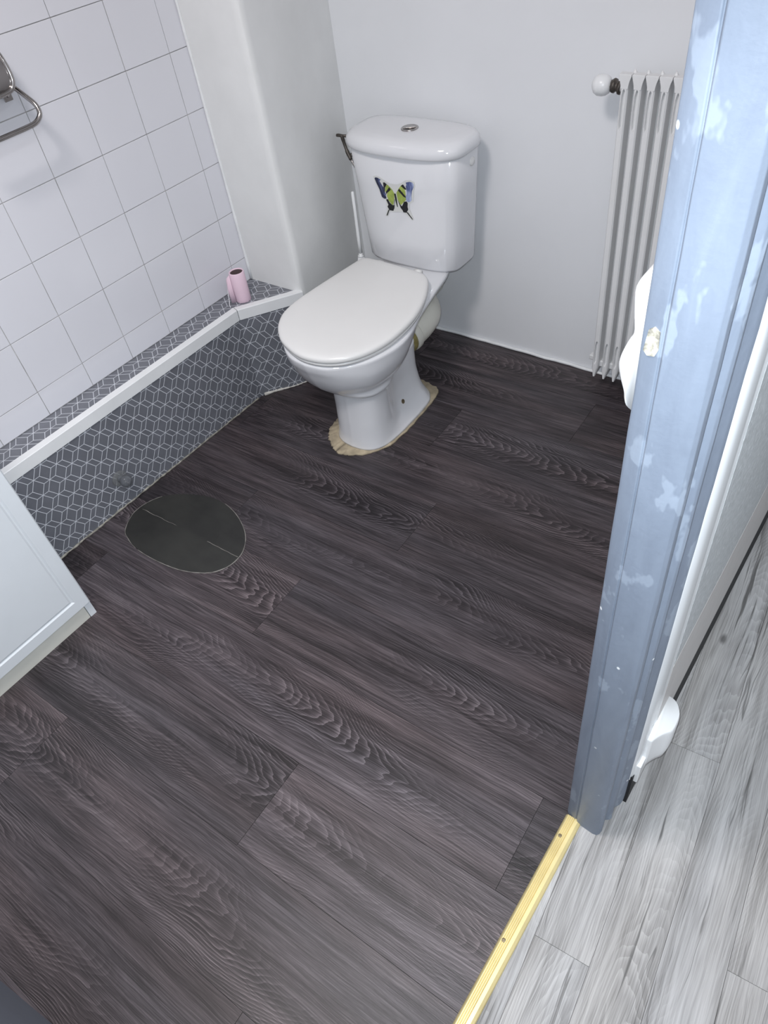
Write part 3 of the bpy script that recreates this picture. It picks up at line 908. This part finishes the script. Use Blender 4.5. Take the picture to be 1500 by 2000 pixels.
# butterfly sticker
BF = {
'backing' : [(-1.4346, 0.6329), (-1.425, 0.6362), (-1.4098, 0.6354), (-1.3881, 0.625), (-1.371, 0.6203), (-1.3462, 0.6209), (-1.3277, 0.629), (-1.3128, 0.6379), (-1.2954, 0.6409), (-1.2823, 0.6365), (-1.281, 0.6243), (-1.2866, 0.6125), (-1.2921, 0.5779), (-1.3072, 0.5684), (-1.309, 0.5522), (-1.2966, 0.522), (-1.304, 0.5185), (-1.3252, 0.535), (-1.3389, 0.5402), (-1.3686, 0.5339), (-1.3852, 0.5328), (-1.3968, 0.5159), (-1.4051, 0.516), (-1.3953, 0.5386), (-1.3965, 0.5679), (-1.4124, 0.5714), (-1.4172, 0.5881), (-1.4286, 0.6081)] ,
'lwing' : [(-1.43, 0.6278), (-1.4258, 0.6315), (-1.4159, 0.6311), (-1.4057, 0.6268), (-1.4117, 0.6232), (-1.4059, 0.6141), (-1.3982, 0.6052), (-1.3939, 0.5857), (-1.3923, 0.5722), (-1.4016, 0.5708), (-1.4101, 0.5746), (-1.413, 0.5859), (-1.4158, 0.597), (-1.4242, 0.613)] ,
'lwing2' : [(-1.4292, 0.6272), (-1.4258, 0.6312), (-1.4185, 0.6318), (-1.4172, 0.6225), (-1.4119, 0.6104), (-1.407, 0.5954), (-1.4015, 0.5832), (-1.3931, 0.5786), (-1.3932, 0.5721), (-1.4016, 0.5708), (-1.4097, 0.5747), (-1.413, 0.5859), (-1.4158, 0.597), (-1.4238, 0.6131)] ,
'rwing' : [(-1.3127, 0.6317), (-1.2994, 0.6356), (-1.2892, 0.6349), (-1.2847, 0.6293), (-1.2865, 0.6208), (-1.2939, 0.6086), (-1.2974, 0.5927), (-1.2978, 0.5813), (-1.3047, 0.5748), (-1.3135, 0.5739), (-1.3181, 0.5797), (-1.3178, 0.5897), (-1.3134, 0.5974), (-1.3125, 0.6116), (-1.3142, 0.6197), (-1.3108, 0.6257)] ,
'lgreen' : [(-1.3902, 0.6106), (-1.3822, 0.6166), (-1.3662, 0.604), (-1.3592, 0.5922), (-1.3618, 0.5775), (-1.3683, 0.5561), (-1.3743, 0.5581), (-1.3854, 0.5696), (-1.3892, 0.5806), (-1.3857, 0.5927), (-1.3944, 0.5943)] ,
'rgreen' : [(-1.3513, 0.5962), (-1.3406, 0.6104), (-1.3284, 0.6233), (-1.321, 0.6132), (-1.3176, 0.6053), (-1.3178, 0.5897), (-1.3181, 0.5797), (-1.3299, 0.5693), (-1.339, 0.5606), (-1.3494, 0.5764)] ,
'lband1' : [(-1.3978, 0.6202), (-1.3922, 0.6216), (-1.3839, 0.6171), (-1.3927, 0.606), (-1.3958, 0.5912), (-1.3906, 0.5833), (-1.3939, 0.5857), (-1.3977, 0.5967)] ,
'lband2' : [(-1.391, 0.5933), (-1.376, 0.6097), (-1.3708, 0.6026), (-1.3859, 0.5912), (-1.3911, 0.5861)] ,
'rband1' : [(-1.3316, 0.6194), (-1.323, 0.6255), (-1.3124, 0.6123), (-1.317, 0.6103)] ,
'rband2' : [(-1.344, 0.6043), (-1.3388, 0.6107), (-1.3178, 0.5897), (-1.3182, 0.5861), (-1.3258, 0.5885)] ,
'lhind' : [(-1.3944, 0.5697), (-1.3869, 0.5715), (-1.3811, 0.5615), (-1.371, 0.5557), (-1.3646, 0.5567), (-1.3611, 0.5761), (-1.3596, 0.5734), (-1.3659, 0.5469), (-1.3713, 0.538), (-1.3863, 0.5378), (-1.3921, 0.548), (-1.3875, 0.5546)] ,
'rhind' : [(-1.3495, 0.5757), (-1.3399, 0.5605), (-1.3358, 0.5575), (-1.326, 0.5727), (-1.3168, 0.5756), (-1.3131, 0.5704), (-1.3153, 0.5585), (-1.3135, 0.5515), (-1.3211, 0.5401), (-1.3327, 0.5397), (-1.3347, 0.5452), (-1.341, 0.5516)] ,
'body' : [(-1.3597, 0.5928), (-1.3543, 0.5936), (-1.3525, 0.5803), (-1.3519, 0.5535), (-1.3543, 0.5532), (-1.3585, 0.5751)] ,
'ltail' : [(-1.3898, 0.5387), (-1.3863, 0.5378), (-1.3962, 0.5197), (-1.4011, 0.5182)] ,
'rtail' : [(-1.321, 0.5408), (-1.3164, 0.5423), (-1.3004, 0.5228), (-1.3028, 0.5217)] ,

}


def cy_front(x, z):
    t = (z - 0.45) / 0.15
    y0 = 1.742 - 0.003 * t
    hw = 0.178 + 0.012 * t
    return y0 - BOW * (1 - ((x - CXC) / hw) ** 2)


def decal(name, pts, lift, mat, parent, th=0.0003):
    f = [(x, cy_front(x, z) - lift - th, z) for x, z in pts]
    b = [(x, cy_front(x, z) - lift, z) for x, z in pts]
    n = len(pts)
    o = mesh_obj(name, f + b, [tuple(range(n)), tuple(range(2 * n - 1, n - 1, -1))] + [(i, (i + 1) % n, n + (i + 1) % n, n + i) for i in range(n)], mat, parent)
    bm = bmesh.new()
    bm.from_mesh(o.data)
    bmesh.ops.triangulate(bm, faces=[x for x in bm.faces if len(x.verts) > 4])
    bm.to_mesh(o.data)
    bm.free()
    return o


M_BACKING = plain('sticker_film', (0.64, 0.645, 0.63), 0.3, 0.02)
M_NAVY = NT('wing_navy')
wp = M_NAVY.wpos()
M_NAVY.base(M_NAVY.ramp(M_NAVY.noise(M_NAVY.vmath('MULTIPLY', wp, (1.0, 1.0, 0.35)), 60.0, 2.0), [(0.38, (0.020, 0.024, 0.060)), (0.52, (0.10, 0.13, 0.30)), (0.66, (0.42, 0.48, 0.68))]))
M_NAVY.set(Roughness=0.35)
M_NAVY = M_NAVY.m
M_NAVYD = plain('wing_dark_navy', (0.018, 0.022, 0.060), 0.35, 0.2)
M_LIME = plain('wing_lime', (0.32, 0.40, 0.085), 0.35, 0.25, 60.0)
M_INK = plain('wing_black', (0.008, 0.008, 0.010), 0.35, 0.3)
sticker = empty('butterfly_sticker', (-1.355, 1.726, 0.52))
tag(sticker, 'butterfly sticker with lime and navy wings on the white cistern', 'sticker')
decal('film', BF['backing'], 0.0004, M_BACKING, sticker)
decal('left_forewing', BF['lwing'], 0.0008, M_NAVY, sticker)
decal('left_wing_tip', BF['lwing2'], 0.0010, M_NAVYD, sticker, 0.0002)
decal('right_forewing', BF['rwing'], 0.0008, M_NAVY, sticker)
decal('left_green_field', BF['lgreen'], 0.0009, M_LIME, sticker)
decal('right_green_field', BF['rgreen'], 0.0009, M_LIME, sticker)
for k in ('lband1', 'lband2', 'rband1', 'rband2'):
    decal('wing_band', BF[k], 0.0013, M_INK, sticker)
for k in ('lhind', 'rhind'):
    decal('hindwing', BF[k], 0.0012, M_INK, sticker)
for k in ('ltail', 'rtail'):
    decal('tail', BF[k], 0.0012, M_INK, sticker)
decal('body', BF['body'], 0.0014, M_INK, sticker)

# ---------------------------------------------------------------- radiator
rad = empty('radiator', (-0.60, 1.87, 0.0))
tag(rad, 'white column radiator with deep ribs on the wall behind the doorway', 'radiator')
RP, RX0 = 0.0322, -0.7215
RF, RB = 1.828, 1.905


def rad_section():
    """one pressed-steel column: flat nose with a long pocket near each end, pointed foot."""
    bm = bmesh.new()
    hw = 0.0090
    zt, zb = 0.900, 0.068

    def V(x, y, z):
        return bm.verts.new((x, y, z))
    prof_ = [(-hw, RB - 1.87), (-hw, RF + 0.004 - 1.87), (-hw + 0.003, RF - 1.87), (hw - 0.003, RF - 1.87), (hw, RF + 0.004 - 1.87), (hw, RB - 1.87)]
    top = [V(x, y, zt) for x, y in prof_]
    bot = [V(x * (0.35 if i in (1, 2, 3, 4) else 1.0), y + (0.0 if i in (1, 2, 3, 4) else 0.0), zb + (0.0 if i in (1, 2, 3, 4) else 0.035)) for i, (x, y) in enumerate(prof_)]
    low = [V(x, y, zb + 0.030) for x, y in prof_]
    for i in range(6):
        jn = (i + 1) % 6
        if i == 2:
            continue
        bm.faces.new((top[i], low[i], low[jn], top[jn]))
    for i in range(6):
        jn = (i + 1) % 6
        bm.faces.new((low[i], bot[i], bot[jn], low[jn]))
    bm.faces.new(top)
    bm.faces.new(bot[::-1])
    # nose face with two pockets
    yf = RF - 1.87
    loops = []
    for zc, h in ((0.843, 0.047), (0.155, 0.042)):
        rim, inn = [], []
        for k in range(12):
            a = 2 * math.pi * k / 12
            rim.append(V(0.0052 * math.cos(a), yf, zc + h * math.copysign(abs(math.sin(a)) ** 0.6, math.sin(a))))
            inn.append(V(0.0034 * math.cos(a), yf + 0.009, zc + (h - 0.006) * math.copysign(abs(math.sin(a)) ** 0.6, math.sin(a))))
        for k in range(12):
            bm.faces.new((rim[k], rim[(k + 1) % 12], inn[(k + 1) % 12], inn[k]))
        bm.faces.new(inn)
        loops.append(rim)
    edges = [bm.edges.get((top[2], top[3])), bm.edges.get((low[2], low[3]))]
    edges += [bm.edges.get((top[2], low[2])), bm.edges.get((top[3], low[3]))]
    for rim in loops:
        edges += [bm.edges.get((rim[k], rim[(k + 1) % 12])) for k in range(12)]
    bmesh.ops.triangle_fill(bm, use_beauty=True, edges=edges)
    bmesh.ops.recalc_face_normals(bm, faces=bm.faces)
    me = bpy.data.meshes.new('column')
    bm.to_mesh(me)
    bm.free()
    me.materials.append(M_RAD)
    return me


def rad_head():
    """flared collar that joins a column to its neighbours at the top, with a small peak."""
    y0, y1 = RF - 1.87 - 0.001, RF - 1.87 + 0.020
    hp_ = RP / 2 - 0.0006
    v = []
    for z, w in ((0.889, 0.0091), (0.897, 0.0100), (0.905, 0.0117), (0.911, 0.0136), (0.9165, hp_), (0.9205, hp_)):
        v.append([(-w, y0 + 0.0006 * (z < 0.9), z), (w, y0 + 0.0006 * (z < 0.9), z), (w, y1, z), (-w, y1, z)])
    return v


col_me = rad_section()
for k in range(10):
    o = bpy.data.objects.new('column', col_me)
    COL.objects.link(o)
    o.parent = rad
    o.location = (RX0 + k * RP + 0.60, 0.0, 0.0)
hr = rad_head()
hobj = loft('column_head', [[(x + RX0, y + 1.87, z) for x, y, z in r] for r in hr], M_RAD, rad, loc=(RX0, 1.87, 0.0), smooth=False)
bevel(hobj, 0.0012, 2)
pk_ = tube('weld_peak', [(RX0 + RP / 2, 1.846, 0.905), (RX0 + RP / 2, 1.846, 0.922), (RX0 + RP / 2, 1.846, 0.9275)], [0.006, 0.0045, 0.001], M_RAD, rad, loc=(RX0, 1.87, 0.0), n=10)
for k in range(1, 10):
    for src in (hobj, pk_):
        o = src.copy()
        COL.objects.link(o)
        o.parent = rad
        o.location = Vector(src.location) + Vector((k * RP, 0, 0))
box('web', (RX0 - 0.006, 1.866, 0.10), (RX0 + 9 * RP + 0.006, 1.882, 0.90), M_RAD, rad)
box('lower_header', (RX0 - 0.010, 1.846, 0.096), (RX0 + 9 * RP + 0.010, 1.900, 0.118), M_RAD, rad, bev=0.004)
box('wall_bracket', (RX0 + 0.02, RB, 0.80), (RX0 + 0.05, YB + 0.001, 0.83), M_RAD, rad)
box('wall_bracket', (RX0 + 7 * RP, RB, 0.80), (RX0 + 7 * RP + 0.03, YB + 0.001, 0.83), M_RAD, rad)
box('side_lug', (RX0 - 0.040, 1.875, 0.092), (RX0 - 0.006, 1.895, 0.108), M_RAD, rad, bev=0.003)
rv = empty('radiator_valve', (-0.78, 1.868, 0.85))
tag(rv, 'white round radiator valve knob on a dark tarnished fitting', 'valve')
VX = -0.7335
lathe('union', (RX0 - 0.0092, 1.868, 0.880), (-1, 0, 0), [(0, 0.012), (0.010, 0.012), (0.012, 0.010), (0.022, 0.010)], M_RAD, rv, n=16)
tube('valve_body', crom([(VX - 0.010, 1.868, 0.880), (VX - 0.018, 1.868, 0.881), (VX - 0.026, 1.868, 0.882), (VX - 0.036, 1.868, 0.8835), (VX - 0.044, 1.868, 0.884)], 3, closed=False),
     [0.0165, 0.0178, 0.0168, 0.0125, 0.0115, 0.0125, 0.0165, 0.0172, 0.0150, 0.0115, 0.0105, 0.0105, 0.0105], M_BRASSY, rv, n=8)
tube('tail_pipe', [(VX - 0.020, 1.868, 0.881), (VX - 0.020, YB + 0.001, 0.881)], 0.010, M_RAD, rv, n=12)
lathe('knob', (VX - 0.036, 1.867, 0.884), (-1, -0.12, -0.05), [(0.0, 0.010), (0.004, 0.0175), (0.012, 0.0225), (0.022, 0.0240), (0.033, 0.0225), (0.041, 0.0170), (0.0455, 0.0090), (0.0465, 0.0)], M_TRIMW, rv, n=28)

# ---------------------------------------------------------------- small things
# chrome paper holder on the tiled wall
holder = empty('paper_holder', (-1.80, 0.90, 1.0))
tag(holder, 'chrome toilet paper holder with bent wire arm on the white tiles', 'paper holder')
XT = XW + 0.006
cov = [(-0.80, 0.0), (-0.80, 1.0)]
cr = []
sheet = crom([(-1.815, 0, 1.170), (-1.792, 0, 1.168), (-1.772, 0, 1.150), (-1.762, 0, 1.122), (-1.760, 0, 1.098), (-1.762, 0, 1.086)], 5, closed=False)
y_r = [(0.925 if s < 0.75 else 0.925 - ((s - 0.75) / 0.25) ** 2 * 0.020) for s in [i / (len(sheet) - 1) for i in range(len(sheet))]]
vv, ff = [], []
for i, (x, _, z) in enumerate(sheet):
    vv += [(x, 0.790, z), (x, 0.850, z), (x, 0.905 - (0.925 - y_r[i]) * 0.6, z), (x, y_r[i] + 0.004, z)]
for i in range(len(sheet) - 1):
    for k in range(3):
        ff.append((i * 4 + k, i * 4 + k + 1, i * 4 + 5 + k, i * 4 + 4 + k))
cvr = mesh_obj('cover', vv, ff, M_CHROME, holder, smooth=True)
sm = cvr.modifiers.new('solid', 'SOLIDIFY')
sm.thickness = 0.005
bevel(cvr, 0.002, 3)
tube('cover_rim', crom([(-1.815, 0.930, 1.170), (-1.792, 0.930, 1.168), (-1.772, 0.930, 1.150), (-1.762, 0.930, 1.122), (-1.759, 0.926, 1.098), (-1.760, 0.908, 1.085), (-1.761, 0.85, 1.083), (-1.761, 0.79, 1.083)], 5, closed=False), 0.0052, M_CHROME, holder, n=12)
box('mount_tab', (XT, 0.918, 1.056), (XT + 0.004, 0.940, 1.10), M_CHROME, holder, bev=0.002)
lathe('mount_screw', (XT + 0.004, 0.929, 1.068), (1, 0, 0), [(0, 0.0045), (0.0015, 0.004), (0.002, 0.0)], M_CHROME, holder, n=12)
box('mount_plate', (XT, 0.80, 1.07), (XT + 0.004, 0.93, 1.172), M_CHROME, holder, bev=0.001)
tube('wire_arm', crom([(-1.805, 0.930, 1.100), (-1.790, 0.938, 1.086), (-1.760, 0.945, 1.063), (-1.745, 0.948, 1.050), (-1.7375, 0.947, 1.038), (-1.735, 0.941, 1.027), (-1.735, 0.925, 1.0185), (-1.735, 0.900, 1.0165), (-1.735, 0.84, 1.0160), (-1.735, 0.78, 1.016)], 5, closed=False),
     0.0055, M_CHROME, holder, n=14)

# pink roll on the ledge
rc = Vector((-1.7440, 1.368, ZL))
roll = empty('paper_roll', tuple(rc))
tag(roll, 'small pink paper roll with dark hollow core standing on the patterned ledge', 'paper roll')
tube_r = 0.0245
n = 36
outer = []
H_R = 0.099
rings = []
for z, ro in ((0.0, tube_r - 0.001), (0.002, tube_r), (H_R - 0.002, tube_r), (H_R, tube_r - 0.0015), (H_R, tube_r - 0.0035), (H_R - 0.003, tube_r - 0.0045)):
    rings.append([(rc.x + ro * math.cos(a), rc.y + ro * math.sin(a), rc.z + z) for a in [2 * math.pi * k / n for k in range(n)]])
loft('paper', rings, M_PINK, roll, caps=(True, False))
rings = []
for z, ro in ((H_R - 0.0035, tube_r - 0.0046), (H_R - 0.004, tube_r - 0.0060), (H_R - 0.05, tube_r - 0.0060), (H_R - 0.06, tube_r - 0.0062)):
    rings.append([(rc.x + ro * math.cos(a), rc.y + ro * math.sin(a), rc.z + z) for a in [2 * math.pi * k / n for k in range(n)]])
loft('core', rings, M_CORE, roll, caps=(False, True))
fl = []
for k in range(9):
    s = k / 8
    fl.append((rc.x - 0.010 - 0.016 * s, rc.y - 0.0235 - 0.012 * math.sin(s * 2.4), 0.0))
vv, ff = [], []
for i, (x, y, _) in enumerate(fl):
    s = i / 8
    vv += [(x, y, rc.z + 0.001), (x, y, rc.z + 0.05), (x + 0.003 * s, y + 0.004 * s, rc.z + H_R - 0.004 - 0.02 * s)]
for i in range(8):
    for k in range(2):
        ff.append((i * 3 + k, i * 3 + 3 + k, i * 3 + 4 + k, i * 3 + 1 + k))
fo = mesh_obj('loose_sheet', vv, ff, M_PINK, roll, smooth=True)
sm = fo.modifiers.new('solid', 'SOLIDIFY')
sm.thickness = 0.0008
tube('string', crom([(rc.x - 0.026, rc.y - 0.030, ZL + 0.055), (rc.x - 0.024, rc.y - 0.036, ZL + 0.035), (rc.x - 0.022, rc.y - 0.042, ZL + 0.012), (rc.x - 0.016, rc.y - 0.050, ZL + 0.002), (rc.x - 0.004, rc.y - 0.058, ZL + 0.0016)], 5, closed=False), 0.0013, M_STRING, roll, n=7)

# clear knob on the tub panel
knob = empty('clear_knob', (XA, 0.707, 0.085))
tag(knob, 'clear plastic knob stuck low on the cube-pattern tub panel', 'knob')
lathe('base_disc', (XA + 0.0005, 0.704, 0.099), (1, 0, 0), [(0, 0.026), (0.002, 0.026), (0.005, 0.022), (0.007, 0.0)], M_CLEARB, knob, n=28)
lathe('knob_head', (XA + 0.006, 0.706, 0.098), (1, 0.05, -0.05), [(0, 0.009), (0.006, 0.010), (0.012, 0.016), (0.019, 0.0195), (0.027, 0.0190), (0.033, 0.0135), (0.036, 0.0)], M_CLEAR, knob, n=28)
lathe('stem', (XA + 0.003, 0.705, 0.099), (1, 0, 0), [(0, 0.013), (0.006, 0.011), (0.010, 0.009)], M_CLEAR, knob, n=20)

# worn round cut-out in the dark floor
pc = [(-1.634, 0.612), (-1.668, 0.672), (-1.662, 0.735), (-1.625, 0.788), (-1.560, 0.826), (-1.500, 0.845), (-1.440, 0.846), (-1.370, 0.828), (-1.301, 0.790), (-1.262, 0.745), (-1.250, 0.705), (-1.257, 0.665), (-1.285, 0.628), (-1.345, 0.598), (-1.407, 0.584), (-1.480, 0.578), (-1.548, 0.580), (-1.595, 0.592)]
pc2 = crom(pc, 5)
pm = (-1.458, 0.712)
patch = empty('floor_patch', (pm[0], pm[1], 0.0))
tag(patch, 'dark worn oval cut-out in the plank floor beside the tub panel', 'floor patch')
loft('cover', [[(x, y, 0.0002) for x, y in pc2], [(pm[0] + (x - pm[0]) * 0.994, pm[1] + (y - pm[1]) * 0.994, 0.0014) for x, y in pc2]], M_PATCH, patch, smooth=False)
M_SCR = plain('pale_scuff', (0.20, 0.19, 0.175), 0.6, 0.45, 40.0)
seg = pc2[30:80]
tube('cut_edge', [(x, y, 0.0008) for x, y in seg], [0.0009 + 0.0009 * random.random() for _ in seg], M_SCR, patch, n=5)
seg = pc2[80:] + pc2[:14]
tube('cut_edge', [(x, y, 0.0008) for x, y in seg], [0.0005 + 0.0009 * random.random() for _ in seg], M_SCR, patch, n=5)
tube('seam_scuff', [(-1.655 + 0.0165 * k, 0.6985 + 0.0007 * k + 0.0012 * math.sin(k * 1.7), 0.0012) for k in range(10)], [0.0013 - 0.0001 * k for k in range(10)], M_SCR, patch, n=5)
tube('seam_scuff', [(-1.376 + 0.0122 * k, 0.7085 + 0.0003 * k + 0.0006 * math.sin(k * 2.1), 0.0012) for k in range(11)], 0.0010, M_SCR, patch, n=5)

# white cabinet in front of the tub
cab = empty('cabinet', (-1.58, 0.0, 0.0))
tag(cab, 'white cabinet with framed door and cream plinth in front of the tub', 'cabinet')
XF = -1.456
box('side', (-1.708, 0.350, 0.0), (XF - 0.002, 0.369, 0.86), M_CAB, cab, bev=0.001)
box('side', (-1.708, -0.569, 0.0), (XF - 0.002, -0.550, 0.86), M_CAB, cab, bev=0.001)
box('body', (-1.706, -0.549, 0.060), (XF - 0.022, 0.349, 0.855), M_CAB, cab)
box('plinth', (-1.49, -0.549, 0.0), (XF - 0.0035, 0.3488, 0.0595), M_PLINTH, cab, bev=0.0006)
box('worktop', (-1.712, -0.572, 0.86), (XF + 0.012, 0.372, 0.885), M_CAB, cab, bev=0.003)


def cab_door(y0, y1):
    z0, z1 = 0.052, 0.852
    xb, xf = XF - 0.0015, XF + 0.006

    def ring(x, i):
        return [(x, y0 + i, z0 + i), (x, y1 - i, z0 + i), (x, y1 - i, z1 - i), (x, y0 + i, z1 - i)]
    o = loft('door', [ring(xb, 0.0), ring(xf - 0.003, 0.0), ring(xf, 0.003), ring(xf, 0.034), ring(xf - 0.0035, 0.0385), ring(xf - 0.0035, 0.041), ring(xf - 0.0005, 0.046)], M_CAB, cab, smooth=False)
    return o


cab_door(-0.088, 0.3685)
cab_door(-0.548, -0.092)


for o in list(bpy.data.objects):
    if '_o' in o:
        del o['_o']
